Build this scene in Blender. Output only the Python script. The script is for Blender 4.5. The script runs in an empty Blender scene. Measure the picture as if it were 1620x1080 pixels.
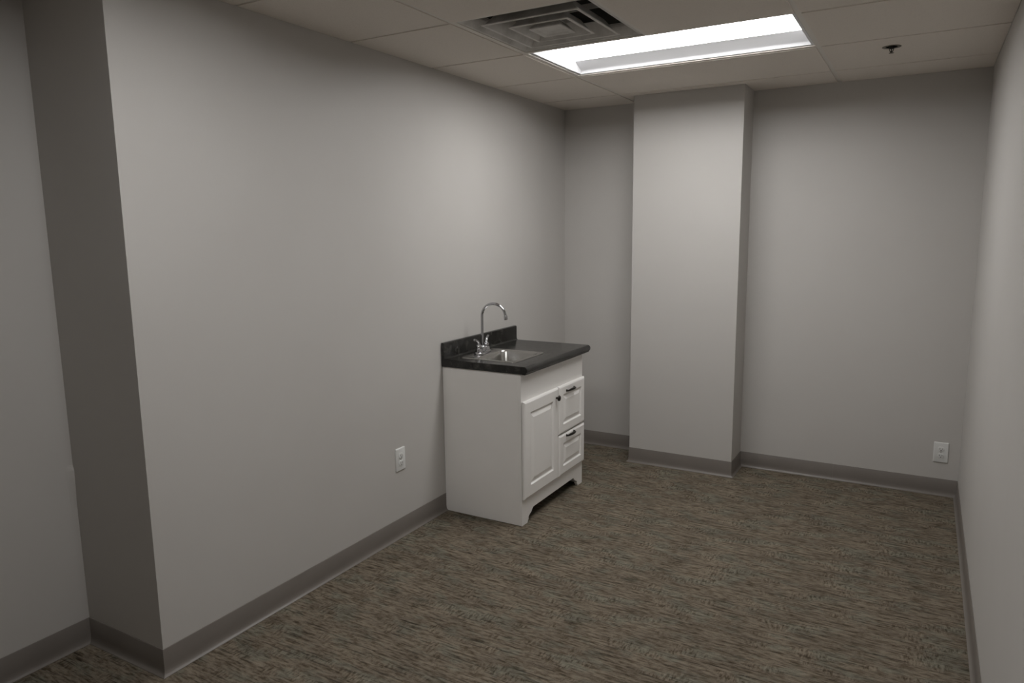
import bpy, bmesh, math, random
from mathutils import Vector, Matrix
random.seed(7)
PI = math.pi
C = bpy.context.scene.collection

# ------------------------------------------------------------------ room measures (metres)
H = 2.3847          # ceiling height
XR = 2.5041         # right wall
XN = -0.4532        # left wall of the near part of the room
YO = -3.2881        # where the left wall jogs
YB = -5.3          # wall behind the camera
CL, CR, CD = 0.6044, 1.2814, 0.2547     # column at the back wall
X1, X2 = 0.5397, 1.7607                 # main ceiling runners
Y0, S = -0.3453, 0.6096                 # first cross tee, tile pitch

# ------------------------------------------------------------------ camera, world, exposure
cam = bpy.data.cameras.new('camera')
cam.sensor_fit = 'HORIZONTAL'
cam.sensor_width = 36.0
cam.lens = 1132.37 / 1620 * 36.0
cam.clip_start = 0.02
co = bpy.data.objects.new('camera', cam)
C.objects.link(co)
yaw, pitch, roll = 0.5222, -0.1539, -0.0117
f = Vector((-math.sin(yaw)*math.cos(pitch), math.cos(yaw)*math.cos(pitch), math.sin(pitch)))
r = Vector((math.cos(yaw), math.sin(yaw), 0))
u = r.cross(f)
r2 = math.cos(roll)*r + math.sin(roll)*u
u2 = -math.sin(roll)*r + math.cos(roll)*u
M = Matrix((r2, u2, -f)).transposed().to_4x4()
M.translation = Vector((2.255, -4.6969, 1.5558))
co.matrix_world = M
bpy.context.scene.camera = co

w = bpy.data.worlds.new('world')
bpy.context.scene.world = w
w.use_nodes = True
w.node_tree.nodes['Background'].inputs[0].default_value = (0.02, 0.02, 0.02, 1)
w.node_tree.nodes['Background'].inputs[1].default_value = 0.0

vs = bpy.context.scene.view_settings
vs.view_transform = 'Standard'
vs.look = 'None'
vs.gamma = 1
vs.use_curve_mapping = False
vs.exposure = 0.42
LENS_STRENGTH = 14.3           # far light, in view
LENS_STRENGTH_NEAR = 10.0      # near light, dimmed to suit the wall brightness, just outside the frame
LENS_COLOR = (0.99, 0.985, 0.975)

# ------------------------------------------------------------------ materials
def mat(name, color, rough=0.6, metal=0.0, spec=0.5, coat=0.0):
    m = bpy.data.materials.new(name)
    m.use_nodes = True
    b = m.node_tree.nodes['Principled BSDF']
    b.inputs['Base Color'].default_value = (*color, 1)
    b.inputs['Roughness'].default_value = rough
    b.inputs['Metallic'].default_value = metal
    b.inputs['Specular IOR Level'].default_value = spec
    b.inputs['Coat Weight'].default_value = coat
    return m

class NT:
    def __init__(self, m):
        self.t = m.node_tree
        self.b = m.node_tree.nodes['Principled BSDF']
    def n(self, kind, **kw):
        x = self.t.nodes.new(kind)
        for k, v in kw.items():
            if k.startswith('i_'):
                x.inputs[k[2:].replace('_', ' ')].default_value = v
            else:
                setattr(x, k, v)
        return x
    def l(self, a, b):
        self.t.links.new(a, b)
    def coords(self, scale, rot=(0, 0, 0), loc=(0, 0, 0)):
        tc = self.n('ShaderNodeTexCoord')
        mp = self.n('ShaderNodeMapping')
        mp.inputs['Scale'].default_value = scale
        mp.inputs['Rotation'].default_value = rot
        mp.inputs['Location'].default_value = loc
        self.l(tc.outputs['Object'], mp.inputs['Vector'])
        return mp.outputs[0]
    def noise(self, vec, scale=1.0, detail=2.0, rough=0.5):
        x = self.n('ShaderNodeTexNoise')
        x.inputs['Scale'].default_value = scale
        x.inputs['Detail'].default_value = detail
        x.inputs['Roughness'].default_value = rough
        self.l(vec, x.inputs['Vector'])
        return x.outputs[0]
    def ramp(self, fac, stops):
        x = self.n('ShaderNodeValToRGB')
        e = x.color_ramp.elements
        while len(e) < len(stops):
            e.new(0.5)
        for el, (p, c) in zip(e, stops):
            el.position = p
            el.color = (*c, 1) if len(c) == 3 else c
        self.l(fac, x.inputs[0])
        return x.outputs[0]
    def mix(self, fac, a, b, mode='MIX'):
        x = self.n('ShaderNodeMix', data_type='RGBA', blend_type=mode)
        if isinstance(fac, float):
            x.inputs[0].default_value = fac
        else:
            self.l(fac, x.inputs[0])
        for s, v in ((6, a), (7, b)):
            if isinstance(v, tuple):
                x.inputs[s].default_value = (*v, 1)
            else:
                self.l(v, x.inputs[s])
        return x.outputs[2]
    def bump(self, h, strength, dist):
        x = self.n('ShaderNodeBump')
        x.inputs['Strength'].default_value = strength
        x.inputs['Distance'].default_value = dist
        self.l(h, x.inputs['Height'])
        self.l(x.outputs[0], self.b.inputs['Normal'])

def g(v):
    return (v, v, v)

# painted drywall: roller stipple, very slight mottling
M_wall = mat('wall_paint', (0.46, 0.455, 0.44), 0.55, spec=0.35)
t = NT(M_wall)
v = t.coords((1, 1, 1))
t.l(t.ramp(t.noise(v, 2.2, 3), [(0.3, (0.522, 0.502, 0.478)), (0.7, (0.538, 0.519, 0.495))]), t.b.inputs['Base Color'])
t.bump(t.noise(v, 260, 2), 0.12, 0.0006)

# carpet: loop pile with streaks and woven blocks
M_carpet = mat('carpet', (0.1, 0.09, 0.07), 0.95, spec=0.08)
t = NT(M_carpet)
vf = t.coords((1, 1, 1))
# short woven dashes everywhere, in places turned a quarter, with sparse long dark threads over them
sx = t.noise(t.coords((30, 105, 1)), 1.0, 3, 0.62)
sx2 = t.noise(t.coords((11, 72, 1), loc=(7, 2, 0)), 1.0, 3, 0.6)
sy = t.noise(t.coords((95, 34, 1), loc=(3, 9, 0)), 1.0, 3, 0.62)
blockmask = t.ramp(t.noise(t.coords((6, 11, 1), loc=(0.4, 0.2, 0)), 1.0, 2, 0.5), [(0.52, g(0.0)), (0.60, g(0.75))])
streak = t.mix(blockmask, t.mix(0.5, sx, sx2), sy)
thread = t.noise(t.coords((6.5, 88, 1), loc=(1, 5, 0)), 1.0, 3, 0.6)
fine = t.noise(vf, 330, 2, 0.6)
brown = t.ramp(streak, [(0.385, (0.066, 0.051, 0.034)), (0.46, (0.119, 0.097, 0.071)), (0.52, (0.160, 0.132, 0.100)), (0.63, (0.204, 0.172, 0.135))])
green = t.ramp(streak, [(0.385, (0.062, 0.054, 0.037)), (0.46, (0.112, 0.101, 0.077)), (0.52, (0.150, 0.137, 0.107)), (0.63, (0.192, 0.178, 0.143))])
hue = t.ramp(t.noise(t.coords((6, 11, 1)), 1.0, 3, 0.6), [(0.50, g(0.0)), (0.60, g(1.0))])
col = t.mix(hue, brown, green)
patch = t.ramp(t.noise(t.coords((5, 10, 1), loc=(5, 1, 0)), 1.0, 4, 0.62), [(0.35, g(0.80)), (0.62, g(1.10))])
col = t.mix(1.0, col, patch, 'MULTIPLY')
col = t.mix(1.0, col, t.ramp(thread, [(0.36, g(0.50)), (0.43, g(1.0))]), 'MULTIPLY')
pile = t.ramp(fine, [(0.3, g(0.92)), (0.7, g(1.27))])
col = t.mix(1.0, col, pile, 'MULTIPLY')
t.l(col, t.b.inputs['Base Color'])
hs = t.n('ShaderNodeMath', operation='ADD')
t.l(fine, hs.inputs[0])
t.l(streak, hs.inputs[1])
t.bump(hs.outputs[0], 0.5, 0.003)

M_base = mat('cove_base_vinyl', (0.17, 0.155, 0.145), 0.42, spec=0.5)
t = NT(M_base)
t.l(t.ramp(t.noise(t.coords((1, 1, 1)), 7, 3), [(0.3, (0.165, 0.146, 0.130)), (0.7, (0.182, 0.162, 0.145))]), t.b.inputs['Base Color'])

M_tile = mat('ceiling_tile_fibre', (0.62, 0.60, 0.56), 0.9, spec=0.1)
t = NT(M_tile)
v = t.coords((1, 1, 1))
fis = t.noise(v, 190, 3, 0.7)
t.l(t.ramp(fis, [(0.30, (0.68, 0.63, 0.575)), (0.42, (0.77, 0.715, 0.655)), (0.8, (0.79, 0.735, 0.675))]), t.b.inputs['Base Color'])
t.bump(fis, 0.25, 0.002)

M_grid = mat('ceiling_grid_enamel', (0.74, 0.70, 0.645), 0.45)
M_deck = mat('plenum_deck', (0.05, 0.05, 0.05), 0.9)
M_reflector = mat('white_reflector_enamel', (0.70, 0.70, 0.715), 0.4)
def lens_mat(name, strength):
    m = bpy.data.materials.new(name)
    m.use_nodes = True
    t_ = m.node_tree
    t_.nodes.clear()
    e_ = t_.nodes.new('ShaderNodeEmission')
    e_.inputs[0].default_value = (*LENS_COLOR, 1)
    e_.inputs[1].default_value = strength
    o_ = t_.nodes.new('ShaderNodeOutputMaterial')
    t_.links.new(e_.outputs[0], o_.inputs[0])
    return m
M_lens = lens_mat('lit_lens', LENS_STRENGTH)
M_lens_near = lens_mat('lit_lens_near', LENS_STRENGTH_NEAR)

M_vent = mat('vent_enamel', (0.42, 0.41, 0.39), 0.5)
t = NT(M_vent)
t.l(t.ramp(t.noise(t.coords((1, 1, 1)), 9, 4, 0.65), [(0.35, (0.50, 0.48, 0.45)), (0.6, (0.66, 0.64, 0.61))]), t.b.inputs['Base Color'])
M_duct = mat('vent_duct_dark', (0.11, 0.105, 0.098), 0.7)
M_bronze = mat('dark_bronze', (0.02, 0.017, 0.014), 0.38, metal=0.6)
M_brass = mat('dull_sprinkler_metal', (0.16, 0.14, 0.11), 0.4, metal=0.8)

M_cab = mat('white_cabinet_paint', (0.78, 0.77, 0.755), 0.35, spec=0.5)
t = NT(M_cab)
t.l(t.ramp(t.noise(t.coords((1, 1, 1)), 5, 3), [(0.3, (0.89, 0.87, 0.845)), (0.7, (0.91, 0.89, 0.865))]), t.b.inputs['Base Color'])
M_cabin = mat('cabinet_inside', (0.35, 0.33, 0.30), 0.7)

M_top = mat('dark_laminate', (0.03, 0.03, 0.028), 0.3, spec=0.5)
t = NT(M_top)
v = t.coords((1, 1, 1))
n1 = t.noise(v, 17, 7, 0.72)
t.l(t.ramp(n1, [(0.36, (0.007, 0.007, 0.006)), (0.5, (0.014, 0.0135, 0.012)), (0.60, (0.034, 0.033, 0.029)), (0.70, (0.075, 0.072, 0.064))]), t.b.inputs['Base Color'])
t.l(t.ramp(t.noise(v, 60, 3), [(0.3, g(0.15)), (0.7, g(0.25))]), t.b.inputs['Roughness'])

M_steel = mat('brushed_stainless', (0.44, 0.43, 0.41), 0.28, metal=1.0)
t = NT(M_steel)
t.l(t.ramp(t.noise(t.coords((3, 3, 3)), 1.0, 1), [(0.3, g(0.25)), (0.7, g(0.28))]), t.b.inputs['Roughness'])
M_chrome = mat('chrome', (0.50, 0.50, 0.52), 0.07, metal=1.0)
M_plate = mat('white_outlet_plastic', (0.70, 0.70, 0.685), 0.35)
M_slot = mat('outlet_slot_dark', (0.03, 0.028, 0.025), 0.6)
M_screw = mat('outlet_screw', (0.45, 0.45, 0.43), 0.35, metal=0.8)

# ------------------------------------------------------------------ helpers
def obj(name, bm, material, parent=None, smooth=False, kind=None, recalc=True):
    me = bpy.data.meshes.new(name)
    if recalc:
        bmesh.ops.recalc_face_normals(bm, faces=bm.faces[:])
    bm.to_mesh(me)
    bm.free()
    mats = material if isinstance(material, (list, tuple)) else [material]
    for m in mats:
        me.materials.append(m)
    if smooth:
        for p in me.polygons:
            p.use_smooth = True
        if smooth != 'all':
            me.set_sharp_from_angle(angle=math.radians(38))
    o = bpy.data.objects.new(name, me)
    C.objects.link(o)
    if parent:
        o.parent = parent
    if kind:
        o['kind'] = kind
    return o

def thing(name, label, cat, loc=(0, 0, 0), group=None, rotz=0):
    o = bpy.data.objects.new(name, None)
    o.empty_display_size = 0.05
    C.objects.link(o)
    o.location = loc
    o.rotation_euler = (0, 0, rotz)
    tag(o, label, cat, group)
    return o

def tag(o, label, cat, group=None):
    o['label'] = label
    o['category'] = cat
    if group:
        o['group'] = group

def box(bm, a, b, bev=0.0, seg=2):
    ret = bmesh.ops.create_cube(bm, size=1)
    vs_ = ret['verts']
    for v in vs_:
        v.co = Vector([(a[i]+b[i])/2 + v.co[i]*(b[i]-a[i]) for i in range(3)])
    if bev:
        es = list({e for v in vs_ for e in v.link_edges})
        bmesh.ops.bevel(bm, geom=es, offset=bev, segments=seg, profile=0.5, affect='EDGES')

def prism(bm, poly, axis, a, b):
    """extrude a 2-D polygon along an axis; poly gives the other two coords in xyz order"""
    def P(p, t):
        if axis == 'x': return (t, p[0], p[1])
        if axis == 'y': return (p[0], t, p[1])
        return (p[0], p[1], t)
    va = [bm.verts.new(P(p, a)) for p in poly]
    vb = [bm.verts.new(P(p, b)) for p in poly]
    n = len(poly)
    bm.faces.new(va)
    bm.faces.new(vb[::-1])
    for i in range(n):
        bm.faces.new((va[i], va[(i+1) % n], vb[(i+1) % n], vb[i]))

def loft(bm, loops, cap0=True, cap1=True, closed=True):
    rows = [[bm.verts.new(p) for p in lp] for lp in loops]
    n = len(rows[0])
    for a, b in zip(rows, rows[1:]):
        for i in range(n if closed else n-1):
            bm.faces.new((a[i], a[(i+1) % n], b[(i+1) % n], b[i]))
    if cap0: bm.faces.new(rows[0][::-1])
    if cap1: bm.faces.new(rows[-1])

def lathe(bm, prof, n=24, org=(0, 0, 0), ax='z', cap0=True, cap1=True):
    loops = []
    for r_, h in prof:
        lp = []
        for i in range(n):
            a = 2*PI*i/n
            p = (r_*math.cos(a), r_*math.sin(a), h)
            if ax == 'x': p = (h, p[0], p[1])
            if ax == 'y': p = (p[0], h, p[1])
            lp.append((p[0]+org[0], p[1]+org[1], p[2]+org[2]))
        loops.append(lp)
    loft(bm, loops, cap0, cap1)

def tube(bm, pts, radii, n=16):
    pts = [Vector(p) for p in pts]
    if not isinstance(radii, (list, tuple)): radii = [radii]*len(pts)
    loops = []
    prev = None
    for i, p in enumerate(pts):
        d = (pts[min(i+1, len(pts)-1)] - pts[max(i-1, 0)]).normalized()
        if prev is None:
            a = d.orthogonal().normalized()
        else:
            a = (prev - d*prev.dot(d)).normalized()
        prev = a
        b = d.cross(a)
        loops.append([p + radii[i]*(math.cos(2*PI*k/n)*a + math.sin(2*PI*k/n)*b) for k in range(n)])
    loft(bm, loops)

def rrect(x0, x1, y0, y1, rad, z, n=6):
    out = []
    for cx, cy, a0 in ((x1-rad, y1-rad, 0), (x0+rad, y1-rad, PI/2), (x0+rad, y0+rad, PI), (x1-rad, y0+rad, 1.5*PI)):
        for i in range(n+1):
            a = a0 + PI/2*i/n
            out.append((cx+rad*math.cos(a), cy+rad*math.sin(a), z))
    return out

# ------------------------------------------------------------------ room shell
T = 0.12
def wall(name, a, b):
    bm = bmesh.new()
    box(bm, a, b)
    return obj(name, bm, M_wall, kind='structure')

ZT = H + 0.3
bm = bmesh.new()
box(bm, (XN-T, YB-T, -0.1), (XR+T, T, 0.0))
floor = obj('floor', bm, M_carpet, kind='structure')
wall('wall_back', (-T, 0, 0), (XR+T, T, ZT))
wall('wall_right', (XR, YB, 0), (XR+T, 0, ZT))
wall('wall_front', (XN-T, YB-T, 0), (XR+T, YB, ZT))
bm = bmesh.new()      # left wall: long face with its return at the jog
box(bm, (XN-T, YO, 0), (0, 0, ZT))
obj('wall_left', bm, M_wall, kind='structure')
bm = bmesh.new()      # near left wall; with a lump of plaster low in the corner
box(bm, (XN-T, YB, 0), (XN, YO, ZT))
loft(bm, [[(XN-0.01, YO-0.06, z), (XN-0.01, YO, z), (XN+d, YO, z), (XN+d*0.5, YO-0.02, z)] for z, d in ((0.52, -0.001), (0.62, 0.003), (0.66, 0.006), (0.69, 0.006), (0.705, 0.002), (0.715, -0.001))])
obj('wall_left_near', bm, M_wall, kind='structure')
bm = bmesh.new()
box(bm, (CL, -CD, 0), (CR, 0, ZT))
obj('wall_column', bm, M_wall, kind='structure')

# ------------------------------------------------------------------ cove base: profile swept along the walls
BH, TOE = 0.1, 0.0165
prof = [(0, 0), (TOE, 0), (TOE, 0.0016), (0.0130, 0.0040), (0.0098, 0.0070), (0.0070, 0.0112), (0.0052, 0.018), (0.0032, 0.03), (0.0032, BH-0.002), (0.0018, BH), (0, BH)]
def cove(name, p, q, m0=0, m1=0):
    """p -> q along the wall foot, room on the LEFT of the direction; m = +1 inside corner, -1 outside corner, 0 square end"""
    p, q = Vector((*p, 0)), Vector((*q, 0))
    d = (q-p).normalized()
    n = Vector((-d.y, d.x, 0))
    la = [p + n*a + d*a*m0 + Vector((0, 0, z)) for a, z in prof]
    lb = [q + n*a - d*a*m1 + Vector((0, 0, z)) for a, z in prof]
    bm = bmesh.new()
    loft(bm, [la, lb])
    return obj(name, bm, M_base, kind='structure', smooth=True)
CY0, CY1 = -1.548, -0.782          # cabinet, near and far side
cove('baseboard_left_near', (XN, YO), (XN, YB), 1, 0)
cove('baseboard_return', (0, YO), (XN, YO), -1, 1)
cove('baseboard_left', (0, CY0), (0, YO), 0, -1)
cove('baseboard_left_far', (0, 0), (0, CY1), 1, 0)
cove('baseboard_back_left', (CL, 0), (0, 0), 1, 1)
cove('baseboard_column_left', (CL, -CD), (CL, 0), -1, 1)
cove('baseboard_column', (CR, -CD), (CL, -CD), -1, -1)
cove('baseboard_column_right', (CR, 0), (CR, -CD), 1, -1)
cove('baseboard_back', (1.845, 0), (CR, 0), 0, 1)
cove('baseboard_back_right', (XR, 0), (1.8453, 0), 1, 0)
cove('baseboard_right', (XR, YB), (XR, 0), 0, 1)

# ------------------------------------------------------------------ suspended ceiling
bm = bmesh.new()
box(bm, (XN-T, YB-T, ZT), (XR+T, T, ZT+0.1))
ceil = obj('ceiling', bm, M_deck, kind='structure')
TB = H - 0.004                      # tile face, a little proud of the grid
def tile(poly):
    bm = bmesh.new()
    prism(bm, poly, 'z', TB, H+0.012)
    return obj('ceiling_tile', bm, M_tile, ceil)
GM, GC, GW = 0.0115, 0.0075, 0.0015
cols = [(0.0, X1, GW, GM), (X1, X2, GM, GM), (X2, XR, GM, GW)]
nrows = int((Y0-YB)/S)+1
rows = [(Y0, 0.0, GC, GW)] + [(Y0-(k+1)*S, Y0-k*S, GC, GC) for k in range(nrows)]
xv0, xv1 = X1, X1 + 0.607          # vent module
for j, (ya, yb, ga, gb) in enumerate(rows):
    ya2, yb2 = max(ya, YB)+ga, yb-gb
    if yb2-ya2 < 0.03: continue
    for i, (xa, xb, gl, gr) in enumerate(cols):
        xa2, xb2 = xa+gl, xb-gr
        if j == 0 and i == 1:        # cut round the column
            e = 0.002
            tile([(xa2, ya2), (xb2, ya2), (xb2, yb2), (CR+e, yb2), (CR+e, -CD-e), (CL-e, -CD-e), (CL-e, yb2), (xa2, yb2)])
            continue
        if j == 2 and i == 1: continue         # the light
        if j in (5, 6) and i == 1:             # second light sits across two bays, cut tiles either side
            h = S/2
            if j == 5: tile([(xa2, yb2-h+2*GC), (xb2, yb2-h+2*GC), (xb2, yb2), (xa2, yb2)])
            else: tile([(xa2, ya2), (xb2, ya2), (xb2, ya2+h-2*GC), (xa2, ya2+h-2*GC)])
            continue
        if j == 3 and i == 1:                  # the vent takes half of the bay
            tile([(xv1+GC, ya2), (xb2, ya2), (xb2, yb2), (xv1+GC, yb2)])
            continue
        tile([(xa2, ya2), (xb2, ya2), (xb2, yb2), (xa2, yb2)])
    if ya < YO:                                 # strip over the near-left recess
        t0 = min(yb2, YO-GW)
        if t0 - ya2 > 0.03:
            tile([(XN+0.003, ya2), (-0.0075, ya2), (-0.0075, t0), (XN+0.003, t0)])
def bar(name, a, b):
    bm = bmesh.new()
    box(bm, (a[0], a[1], H), (b[0], b[1], H+0.004))
    c = ((a[0]+b[0])/2, (a[1]+b[1])/2)
    if b[0]-a[0] > b[1]-a[1]:
        box(bm, (a[0], c[1]-0.001, H+0.004), (b[0], c[1]+0.001, H+0.035))
    else:
        box(bm, (c[0]-0.001, a[1], H+0.004), (c[0]+0.001, b[1], H+0.035))
    return obj(name, bm, M_grid, ceil)
for x in (X1, X2):
    bar('main_runner', (x-0.012, YB, 0), (x+0.012, -0.001, 0))
bar('main_runner', (-0.012, YB, 0), (0.012, YO, 0))
for k in range(nrows+1):
    y = Y0-k*S
    if y < YB: break
    if k == 5:      # the tee is moved half a bay to each side of the second light
        for yy in (y-S/2, y+S/2): bar('cross_tee', (X1+0.0125, yy-0.012, 0), (X2-0.0125, yy+0.012, 0))
    for xa, xb in ((0.001, X1-0.0125),) + (() if k == 5 else ((X1+0.0125, X2-0.0125),)) + ((X2+0.0125, XR-0.001),):
        bar('cross_tee', (xa, y-0.012, 0), (xb, y+0.012, 0))
    if y < YO: bar('cross_tee', (XN, y-0.012, 0), (-0.0125, y+0.012, 0))
bar('cross_tee', (xv1-0.012, Y0-3*S+0.0125, 0), (xv1+0.012, Y0-2*S-0.0125, 0))

# ------------------------------------------------------------------ recessed 2x4 ceiling lights
def rect(x0, x1, y0, y1, z):
    return [(x0, y0, z), (x1, y0, z), (x1, y1, z), (x0, y1, z)]
LZ = H + 0.052
LX0, LX1 = X1+0.016, X2-0.016
def troffer(row, label, lens):
    LY0, LY1 = Y0-(row+1)*S+0.014, Y0-row*S-0.014
    lt = thing('ceiling_light', label, 'ceiling light', ((LX0+LX1)/2, (LY0+LY1)/2, H+0.0045), 'recessed ceiling lights')
    def at_(bm):
        bmesh.ops.translate(bm, verts=bm.verts[:], vec=-Vector(lt.location))
        return bm
    bm = bmesh.new()          # frame flange and body shell above
    e = 0.012
    loft(bm, [rect(LX0+e, LX1-e, LY0+e, LY1-e, H+0.005), rect(LX0, LX1, LY0, LY1, H+0.0045), rect(LX0, LX1, LY0, LY1, H+0.012),
              rect(LX0, LX1, LY0, LY1, H+0.085)], False, True)
    obj('housing', at_(bm), M_reflector, lt)
    for sgn in (1, -1):       # long side reflectors: steep lip, then a shallow slope up to the lens
        yb = LY1-e if sgn > 0 else LY0+e
        pr = [(0, H+0.005), (0.006, H+0.016), (0.016, H+0.022), (0.105, LZ-0.001)]
        bm = bmesh.new()
        loft(bm, [[(x, yb - sgn*a, z) for a, z in pr] for x in (LX0+e, LX1-e)], False, False, closed=False)
        obj('side_reflector', at_(bm), M_reflector, lt, smooth=True, recalc=False)
    for x, s in ((LX0+e, 1), (LX1-e, -1)):
        bm = bmesh.new()
        vsx = [bm.verts.new(p) for p in ((x, LY0+e, H+0.005), (x, LY1-e, H+0.005), (x+s*0.014, LY1-e, LZ), (x+s*0.014, LY0+e, LZ))]
        bm.faces.new(vsx)
        obj('end_plate', at_(bm), M_reflector, lt, recalc=False)
    bm = bmesh.new()
    box(bm, (LX0+e, LY0+e+0.1, LZ), (LX1-e, LY1-e-0.1, LZ+0.004))
    obj('lens', at_(bm), lens, lt)
troffer(1, 'long recessed white ceiling light, switched on, beside the square air vent', M_lens)
troffer(4.5, 'second recessed ceiling light, switched on, over the near end of the room', M_lens_near)

# ------------------------------------------------------------------ square air diffuser
VC = Vector(((xv0+xv1)/2 - 0.004, Y0-2.5*S, H))
vt = thing('ceiling_vent', 'square grey ceiling air vent with nested louvre rings beside the lit fixture', 'air vent', VC)
def sq(h, z):
    return [(-h, -h, z), (h, -h, z), (h, h, z), (-h, h, z)]
def ring(name, ho, zo, hi, zi, th=0.002, rim=0.011):
    """square louvre: flat rim facing down, then a cone rising inward"""
    pr = [(ho, zo+0.004), (ho, zo+0.0008), (ho-0.001, zo), (ho-rim, zo), (ho-rim-0.001, zo+0.001), (hi, zi), (hi, zi+th), (ho-rim, zo+0.005)]
    bm = bmesh.new()
    rows_ = [[bm.verts.new(p) for p in sq(h_, z_)] for h_, z_ in pr]
    for a_, b_ in zip(rows_, rows_[1:]+rows_[:1]):
        for i in range(4):
            bm.faces.new((a_[i], a_[(i+1) % 4], b_[(i+1) % 4], b_[i]))
    return obj(name, bm, M_vent, vt)
bm = bmesh.new()     # outer flange rising into the neck
loft(bm, [sq(0.290, 0.0045), sq(0.284, 0.002), sq(0.278, 0.004), sq(0.245, 0.036), sq(0.238, 0.05)], False, False)
obj('vent_frame', bm, M_vent, vt, recalc=False)
bm = bmesh.new()     # dark duct neck above
loft(bm, [sq(0.240, 0.045), sq(0.240, 0.17)], False, True)
obj('vent_neck', bm, M_duct, vt, recalc=False)
ring('louvre_ring', 0.217, -0.005, 0.166, 0.050)
ring('louvre_ring', 0.136, -0.007, 0.090, 0.042)
bm = bmesh.new()     # centre cone with flat face
loft(bm, [sq(0.05, -0.004), sq(0.056, -0.007), sq(0.068, -0.009), sq(0.073, -0.008), sq(0.073, -0.004), sq(0.045, 0.024)], True, True)
obj('louvre_centre', bm, M_vent, vt)
bm = bmesh.new()     # cross struts that carry the rings
box(bm, (-0.24, -0.002, 0.053), (0.24, 0.002, 0.075))
box(bm, (-0.002, -0.24, 0.053), (0.002, 0.24, 0.075))
box(bm, (-0.052, -0.160, 0.006), (-0.049, -0.157, 0.045))
obj('louvre_brace', bm, M_vent, vt)

# ------------------------------------------------------------------ sprinkler head
sp = thing('sprinkler_head', 'small dark pendent fire sprinkler on the ceiling near the right wall', 'sprinkler', (2.055, -0.768, TB))
bm = bmesh.new()
lathe(bm, [(0.026, 0.004), (0.026, -0.001), (0.036, -0.002), (0.041, -0.001), (0.041, 0.0)], 28, cap0=True, cap1=True)
obj('escutcheon', bm, M_brass, sp, smooth=True)
bm = bmesh.new()
lathe(bm, [(0.012, -0.001), (0.011, -0.007), (0.007, -0.010)], 16)
obj('body', bm, M_bronze, sp, smooth=True)
for s in (-1, 1):
    bm = bmesh.new()
    tube(bm, [(s*0.009, 0, -0.006), (s*0.0085, 0, -0.014), (s*0.003, 0, -0.024), (0, 0, -0.026)], [0.002, 0.002, 0.0022, 0.0025], 8)
    obj('frame_arm', bm, M_brass, sp, smooth=True)
bm = bmesh.new()
tube(bm, [(0, 0, -0.008), (0, 0, -0.025)], 0.0022, 8)
obj('bulb', bm, M_bronze, sp, smooth=True)
bm = bmesh.new()
lathe(bm, [(0.003, -0.025), (0.011, -0.0272), (0.011, -0.0285), (0.003, -0.0295)], 18)
obj('deflector', bm, M_brass, sp, smooth=True)

# ------------------------------------------------------------------ vanity cabinet
X_F = 0.492          # face frame front
CH = 0.824           # cabinet height
cb = thing('vanity_cabinet', 'white painted vanity base cabinet with one door and two drawers under the dark counter', 'cabinet', (0.25, (CY0+CY1)/2, 0))
def cobj(name, bm, m, parent=cb, smooth=False):
    base = parent
    off = Vector((0, 0, 0))
    while base:
        off += Vector(base.location)
        base = base.parent
    bmesh.ops.translate(bm, verts=bm.verts[:], vec=-off)
    return obj(name, bm, m, parent, smooth=smooth)
for y in (CY0, CY1-0.016):
    bm = bmesh.new()
    box(bm, (0.002, y, 0.001), (X_F-0.018, y+0.016, CH), 0.001, 1)
    cobj('side_panel', bm, M_cab)
bm = bmesh.new()
box(bm, (0.004, CY0+0.016, 0.10), (X_F-0.019, CY1-0.016, 0.116))
cobj('bottom_panel', bm, M_cabin)
bm = bmesh.new()
box(bm, (0.004, CY0+0.016, 0.116), (0.010, CY1-0.016, 0.70))
cobj('back_panel', bm, M_cabin)
# face frame: stiles and rails
xf0, xf1 = X_F-0.018, X_F
bm = bmesh.new()
ym = -1.139
for a, b in ((CY0, CY0+0.03), (ym-0.018, ym+0.018), (CY1-0.03, CY1)):
    box(bm, (xf0, a, 0.142), (xf1, b, 0.660))
box(bm, (xf0, CY0+0.03, 0.378), (xf1-0.001, CY1-0.03, 0.400))
cobj('face_frame', bm, M_cab)
bm = bmesh.new()
box(bm, (xf0, CY0, 0.6605), (xf1, CY1, CH), 0.0012, 1)
cobj('top_rail', bm, M_cab)
# scalloped apron with its two bracket feet
bm = bmesh.new()
ogee = [(0.060, 0.001), (0.063, 0.010), (0.070, 0.014), (0.074, 0.020), (0.072, 0.027), (0.076, 0.034), (0.088, 0.040), (0.100, 0.045), (0.110, 0.052), (0.118, 0.061), (0.126, 0.068)]
poly = [(CY0, 0.1415), (CY0, 0.001)] + [(CY0+s, z) for s, z in ogee] + [(CY1-s, z) for s, z in reversed(ogee)] + [(CY1, 0.001), (CY1, 0.1415)]
prism(bm, poly, 'x', xf0, xf1)
cobj('apron', bm, M_cab)
# raised-panel fronts
TH = 0.017
def front(name, y0, y1, z0, z1, fw):
    prf = [(0, 0), (0, 0.010), (0.003, 0.013), (0.010, TH), (fw, TH), (fw+0.006, 0.0095), (fw+0.012, 0.0095), (fw+0.016, 0.0105), (fw+0.034, 0.0165), (fw+0.037, 0.0165)]
    lo = []
    for d, h in prf:
        x = X_F + 0.002 + h
        lo.append([(x, y0+d, z0+d), (x, y1-d, z0+d), (x, y1-d, z1-d), (x, y0+d, z1-d)])
    bm = bmesh.new()
    loft(bm, lo)
    bmesh.ops.bevel(bm, geom=[ed for ed in bm.edges if ed.calc_length() > 0.05], offset=0.0008, segments=1, affect='EDGES')
    return cobj(name, bm, M_cab)
dr = front('door', CY0+0.003, -1.143, 0.147, 0.677, 0.066)
d1 = front('drawer', -1.136, CY1-0.003, 0.396, 0.677, 0.052)
d2 = front('drawer', -1.136, CY1-0.003, 0.147, 0.388, 0.052)
bm = bmesh.new()
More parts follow.
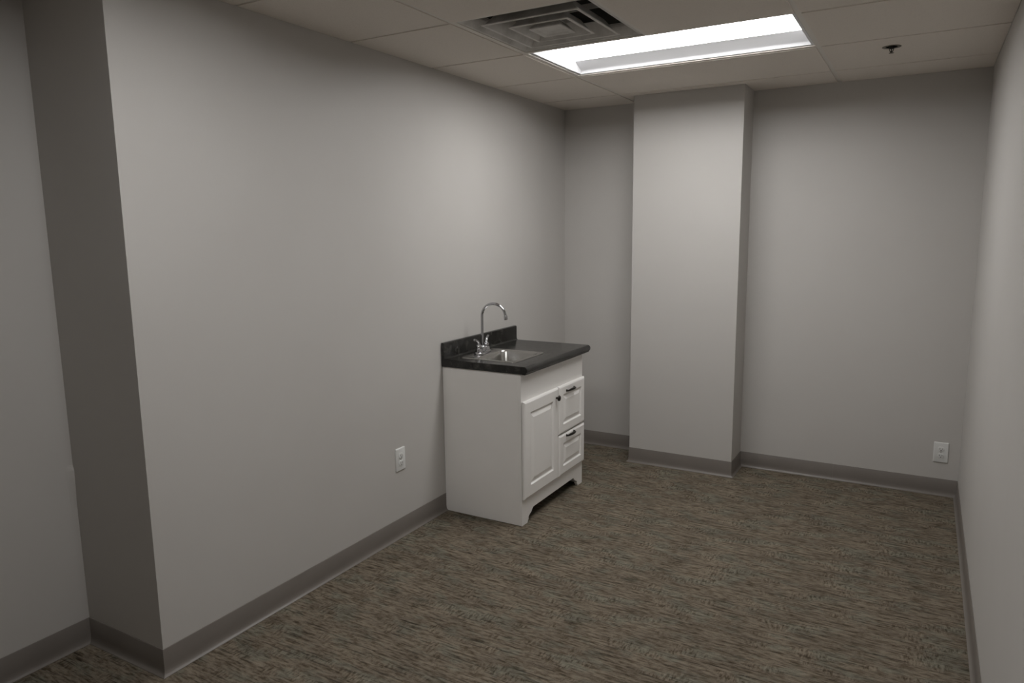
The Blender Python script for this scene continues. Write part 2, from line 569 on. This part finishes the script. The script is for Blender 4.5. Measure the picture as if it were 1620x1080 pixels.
xk = X_F+TH
lathe(bm, [(0.0075, xk), (0.0055, xk+0.004), (0.005, xk+0.013), (0.0145, xk+0.016), (0.0165, xk+0.020), (0.014, xk+0.025), (0.006, xk+0.0275)], 20, (0, -1.176, 0.624), 'x')
cobj('knob', bm, M_bronze, dr, True)
def pull(par, yc, zc):
    bm = bmesh.new()
    pts, rad = [], []
    hw = 0.050
    pts += [(xk-0.001, yc-hw, zc-0.003), (xk+0.008, yc-hw, zc-0.003)]
    rad += [0.0070, 0.0058]
    for i in range(11):
        a = -1+2*i/10
        pts.append((xk+0.014+0.009*(1-a*a), yc+a*hw*0.92, zc-0.003+0.004*(1-a*a)))
        rad.append(0.0052+0.0022*(1-a*a))
    pts += [(xk+0.008, yc+hw, zc-0.003), (xk-0.001, yc+hw, zc-0.003)]
    rad += [0.0058, 0.0070]
    tube(bm, pts, rad, 10)
    for s in (-1, 1):
        lathe(bm, [(0.008, xk), (0.0075, xk+0.003), (0.005, xk+0.005)], 14, (0, yc+s*hw, zc-0.003), 'x')
    cobj('pull_handle', bm, M_bronze, par, True)
pull(d1, -0.992, 0.643)
pull(d2, -0.992, 0.376)

# ------------------------------------------------------------------ countertop with backsplash
KY0, KY1 = -1.556, -0.755
KX = 0.534
ZB, ZK = CH+0.001, 0.866
BT = 0.956
ct = thing('countertop', 'dark mottled laminate countertop with rolled front edge and low backsplash', 'countertop', (0.25, (KY0+KY1)/2, ZB))
SX0, SX1, SY0, SY1 = 0.068, 0.418, -1.482, -1.132       # sink rim
hx0, hx1, hy0, hy1 = SX0+0.012, SX1-0.012, SY0+0.012, SY1-0.012
back_prof = [(0.003, ZB), (0.003, BT), (0.014, BT)] + [(0.014+0.008*math.sin(a), BT-0.008+0.008*math.cos(a)) for a in (0.4, 0.8, 1.2, PI/2)] + \
            [(0.022, ZK+0.012)] + [(0.034-0.012*math.cos(a), ZK+0.012-0.012*math.sin(a)) for a in (0.4, 0.8, 1.2, PI/2)]
rr = 0.019
front_prof = [(KX-0.019+rr*math.sin(a), ZK-rr+rr*math.cos(a)) for a in [PI*i/12 for i in range(0, 10)]] + [(KX-0.012, ZB-0.002), (KX-0.03, ZB-0.002), (KX-0.03, ZB)]
bm = bmesh.new()
full = back_prof + front_prof
prism(bm, full, 'y', KY0, hy0)
prism(bm, full, 'y', hy1, KY1)
prism(bm, back_prof + [(hx0, ZK), (hx0, ZB)], 'y', hy0, hy1)
prism(bm, [(hx1, ZB), (hx1, ZK)] + front_prof, 'y', hy0, hy1)
def cobj2(name, bm, m, par, smooth=True):
    return cobj(name, bm, m, par, smooth)
cobj2('slab', bm, M_top, ct)

# ------------------------------------------------------------------ bar sink
sk = thing('sink', 'small square stainless steel drop-in bar sink set in the dark countertop', 'sink', ((SX0+SX1)/2, (SY0+SY1)/2, ZK))
bx0, bx1, by0, by1 = SX0+0.085, SX1-0.022, SY0+0.022, SY1-0.022
bm = bmesh.new()
lo = [rrect(SX0, SX1, SY0, SY1, 0.022, ZK+0.0006), rrect(SX0+0.001, SX1-0.001, SY0+0.001, SY1-0.001, 0.021, ZK+0.0038),
      rrect(SX0+0.004, SX1-0.004, SY0+0.004, SY1-0.004, 0.020, ZK+0.0054), rrect(SX0+0.009, SX1-0.009, SY0+0.009, SY1-0.009, 0.018, ZK+0.0048),
      rrect(SX0+0.013, SX1-0.013, SY0+0.013, SY1-0.013, 0.016, ZK+0.0030),
      rrect(bx0-0.006, bx1+0.006, by0-0.006, by1+0.006, 0.040, ZK+0.0028), rrect(bx0-0.001, bx1+0.001, by0-0.001, by1+0.001, 0.042, ZK+0.001),
      rrect(bx0+0.003, bx1-0.003, by0+0.003, by1-0.003, 0.042, ZK-0.006),
      rrect(bx0+0.010, bx1-0.010, by0+0.010, by1-0.010, 0.045, ZK-0.100), rrect(bx0+0.016, bx1-0.016, by0+0.016, by1-0.016, 0.045, ZK-0.122),
      rrect(bx0+0.034, bx1-0.034, by0+0.034, by1-0.034, 0.045, ZK-0.134), rrect(bx0+0.08, bx1-0.08, by0+0.08, by1-0.08, 0.03, ZK-0.138)]
loft(bm, lo, False, True)
cobj2('basin', bm, M_steel, sk)
bm = bmesh.new()
dc = ((bx0+bx1)/2, (by0+by1)/2, ZK-0.1375)
lathe(bm, [(0.040, 0), (0.040, 0.002), (0.034, 0.003), (0.028, 0.001), (0.012, 0.0005), (0.010, 0.006), (0.004, 0.007)], 24, dc)
cobj2('drain', bm, M_chrome, sk)

# ------------------------------------------------------------------ faucet
FX, FY, FZ = 0.108, -1.302, ZK+0.0036
fc = thing('faucet', 'chrome gooseneck faucet with two lever handles at the back of the sink', 'faucet', (FX, FY, FZ), rotz=math.radians(8))
def fobj(name, bm, m=M_chrome, par=fc):
    return obj(name, bm, m, par, smooth=True)
bm = bmesh.new()
def stad(a, b, z):
    return [(p[0], p[1], z) for p in rrect(-a, a, -b, b, a*0.98, 0, 8)]
loft(bm, [stad(0.027, 0.080, 0), stad(0.027, 0.080, 0.006), stad(0.025, 0.078, 0.011), stad(0.020, 0.073, 0.014)])
fobj('base_plate', bm)
bm = bmesh.new()
lathe(bm, [(0.021, 0.012), (0.020, 0.022), (0.018, 0.036), (0.0165, 0.040), (0.012, 0.044), (0.009, 0.046)], 24)
fobj('spout_collar', bm)
bm = bmesh.new()
R = 0.071
pts = [(0, 0, 0.044), (0, 0, 0.09), (0, 0, 0.14), (0, 0, 0.19)]
zc = 0.212
for i in range(0, 15):
    a = PI - (PI*1.0)*i/14*0.93
    pts.append((R+R*math.cos(a), 0, zc+R*math.sin(a)))
ex, ez = pts[-1][0], pts[-1][2]
pts.append((ex+0.004, 0, ez-0.012))
tube(bm, pts, 0.0078, 16)
fobj('spout', bm)
bm = bmesh.new()
tube(bm, [(ex+0.0035, 0, ez-0.010), (ex+0.004, 0, ez-0.014), (ex+0.0055, 0, ez-0.030), (ex+0.006, 0, ez-0.033)], [0.0095, 0.0108, 0.0108, 0.0095], 16)
fobj('aerator', bm)
for s in (-1, 1):
    bm = bmesh.new()
    lathe(bm, [(0.0215, 0.012), (0.0205, 0.020), (0.0180, 0.030), (0.0165, 0.034), (0.0175, 0.037), (0.0165, 0.046), (0.0120, 0.054), (0.004, 0.057)], 22, (0, s*0.0508, 0))
    h = fobj('handle', bm)
    bm = bmesh.new()
    pts = [(0, s*0.0508, 0.050), (0.000, s*0.053, 0.062), (-0.001, s*0.060, 0.073), (-0.003, s*0.072, 0.080), (-0.005, s*0.086, 0.084), (-0.006, s*0.094, 0.086), (-0.006, s*0.097, 0.0865)]
    tube(bm, pts, [0.0095, 0.0090, 0.0078, 0.0062, 0.0066, 0.0072, 0.004], 14)
    fobj('lever', bm, par=h)

# ------------------------------------------------------------------ wall outlets (built facing -y, plate centred on the origin)
def outlet(loc, rotz, label):
    o = thing('wall_outlet', label, 'outlet', loc, 'duplex outlets', rotz)
    W, HH = 0.0375, 0.0595
    bm = bmesh.new()
    def rr_(w, h, y, rad=0.004):
        return [(p[0], y, p[1]) for p in rrect(-w, w, -h, h, rad, 0, 3)]
    loft(bm, [rr_(W, HH, -0.0003), rr_(W, HH, -0.0035), rr_(W-0.0015, HH-0.0015, -0.0055), rr_(W-0.004, HH-0.004, -0.0065)])
    obj('cover_plate', bm, M_plate, o, smooth=True)
    for s in (1, -1):
        z = s*0.0195
        bm = bmesh.new()
        lo = []
        for rd, y in ((0.0165, -0.006), (0.0165, -0.0085), (0.0155, -0.0090)):
            lp = []
            for i in range(24):
                a = 2*PI*i/24
                lp.append((max(-0.0165, min(0.0165, rd*1.06*math.cos(a))), y, z+max(-0.0135, min(0.0135, rd*math.sin(a)))))
            lo.append(lp)
        loft(bm, lo)
        rc = obj('receptacle', bm, M_plate, o, smooth=True)
        for x, hh in ((-0.0062, 0.0042), (0.0062, 0.0034)):
            bm = bmesh.new()
            box(bm, (x-0.0012, -0.0092, z+0.003-hh), (x+0.0012, -0.0088, z+0.003+hh))
            obj('slot', bm, M_slot, rc)
        bm = bmesh.new()
        lathe(bm, [(0.0026, -0.0092), (0.0026, -0.0088)], 12, (0, 0, z-0.0075), 'y')
        obj('ground_hole', bm, M_slot, rc)
    bm = bmesh.new()
    lathe(bm, [(0.0033, -0.0064), (0.0030, -0.0076), (0.0012, -0.0080)], 12, (0, 0, 0), 'y')
    obj('screw', bm, M_screw, o, smooth=True)
    return o
outlet((0, -1.938, 0.411), PI/2, 'white duplex outlet on the left wall, near side of the cabinet')
outlet((2.409, 0, 0.258), 0, 'white duplex outlet low on the back wall by the right corner')
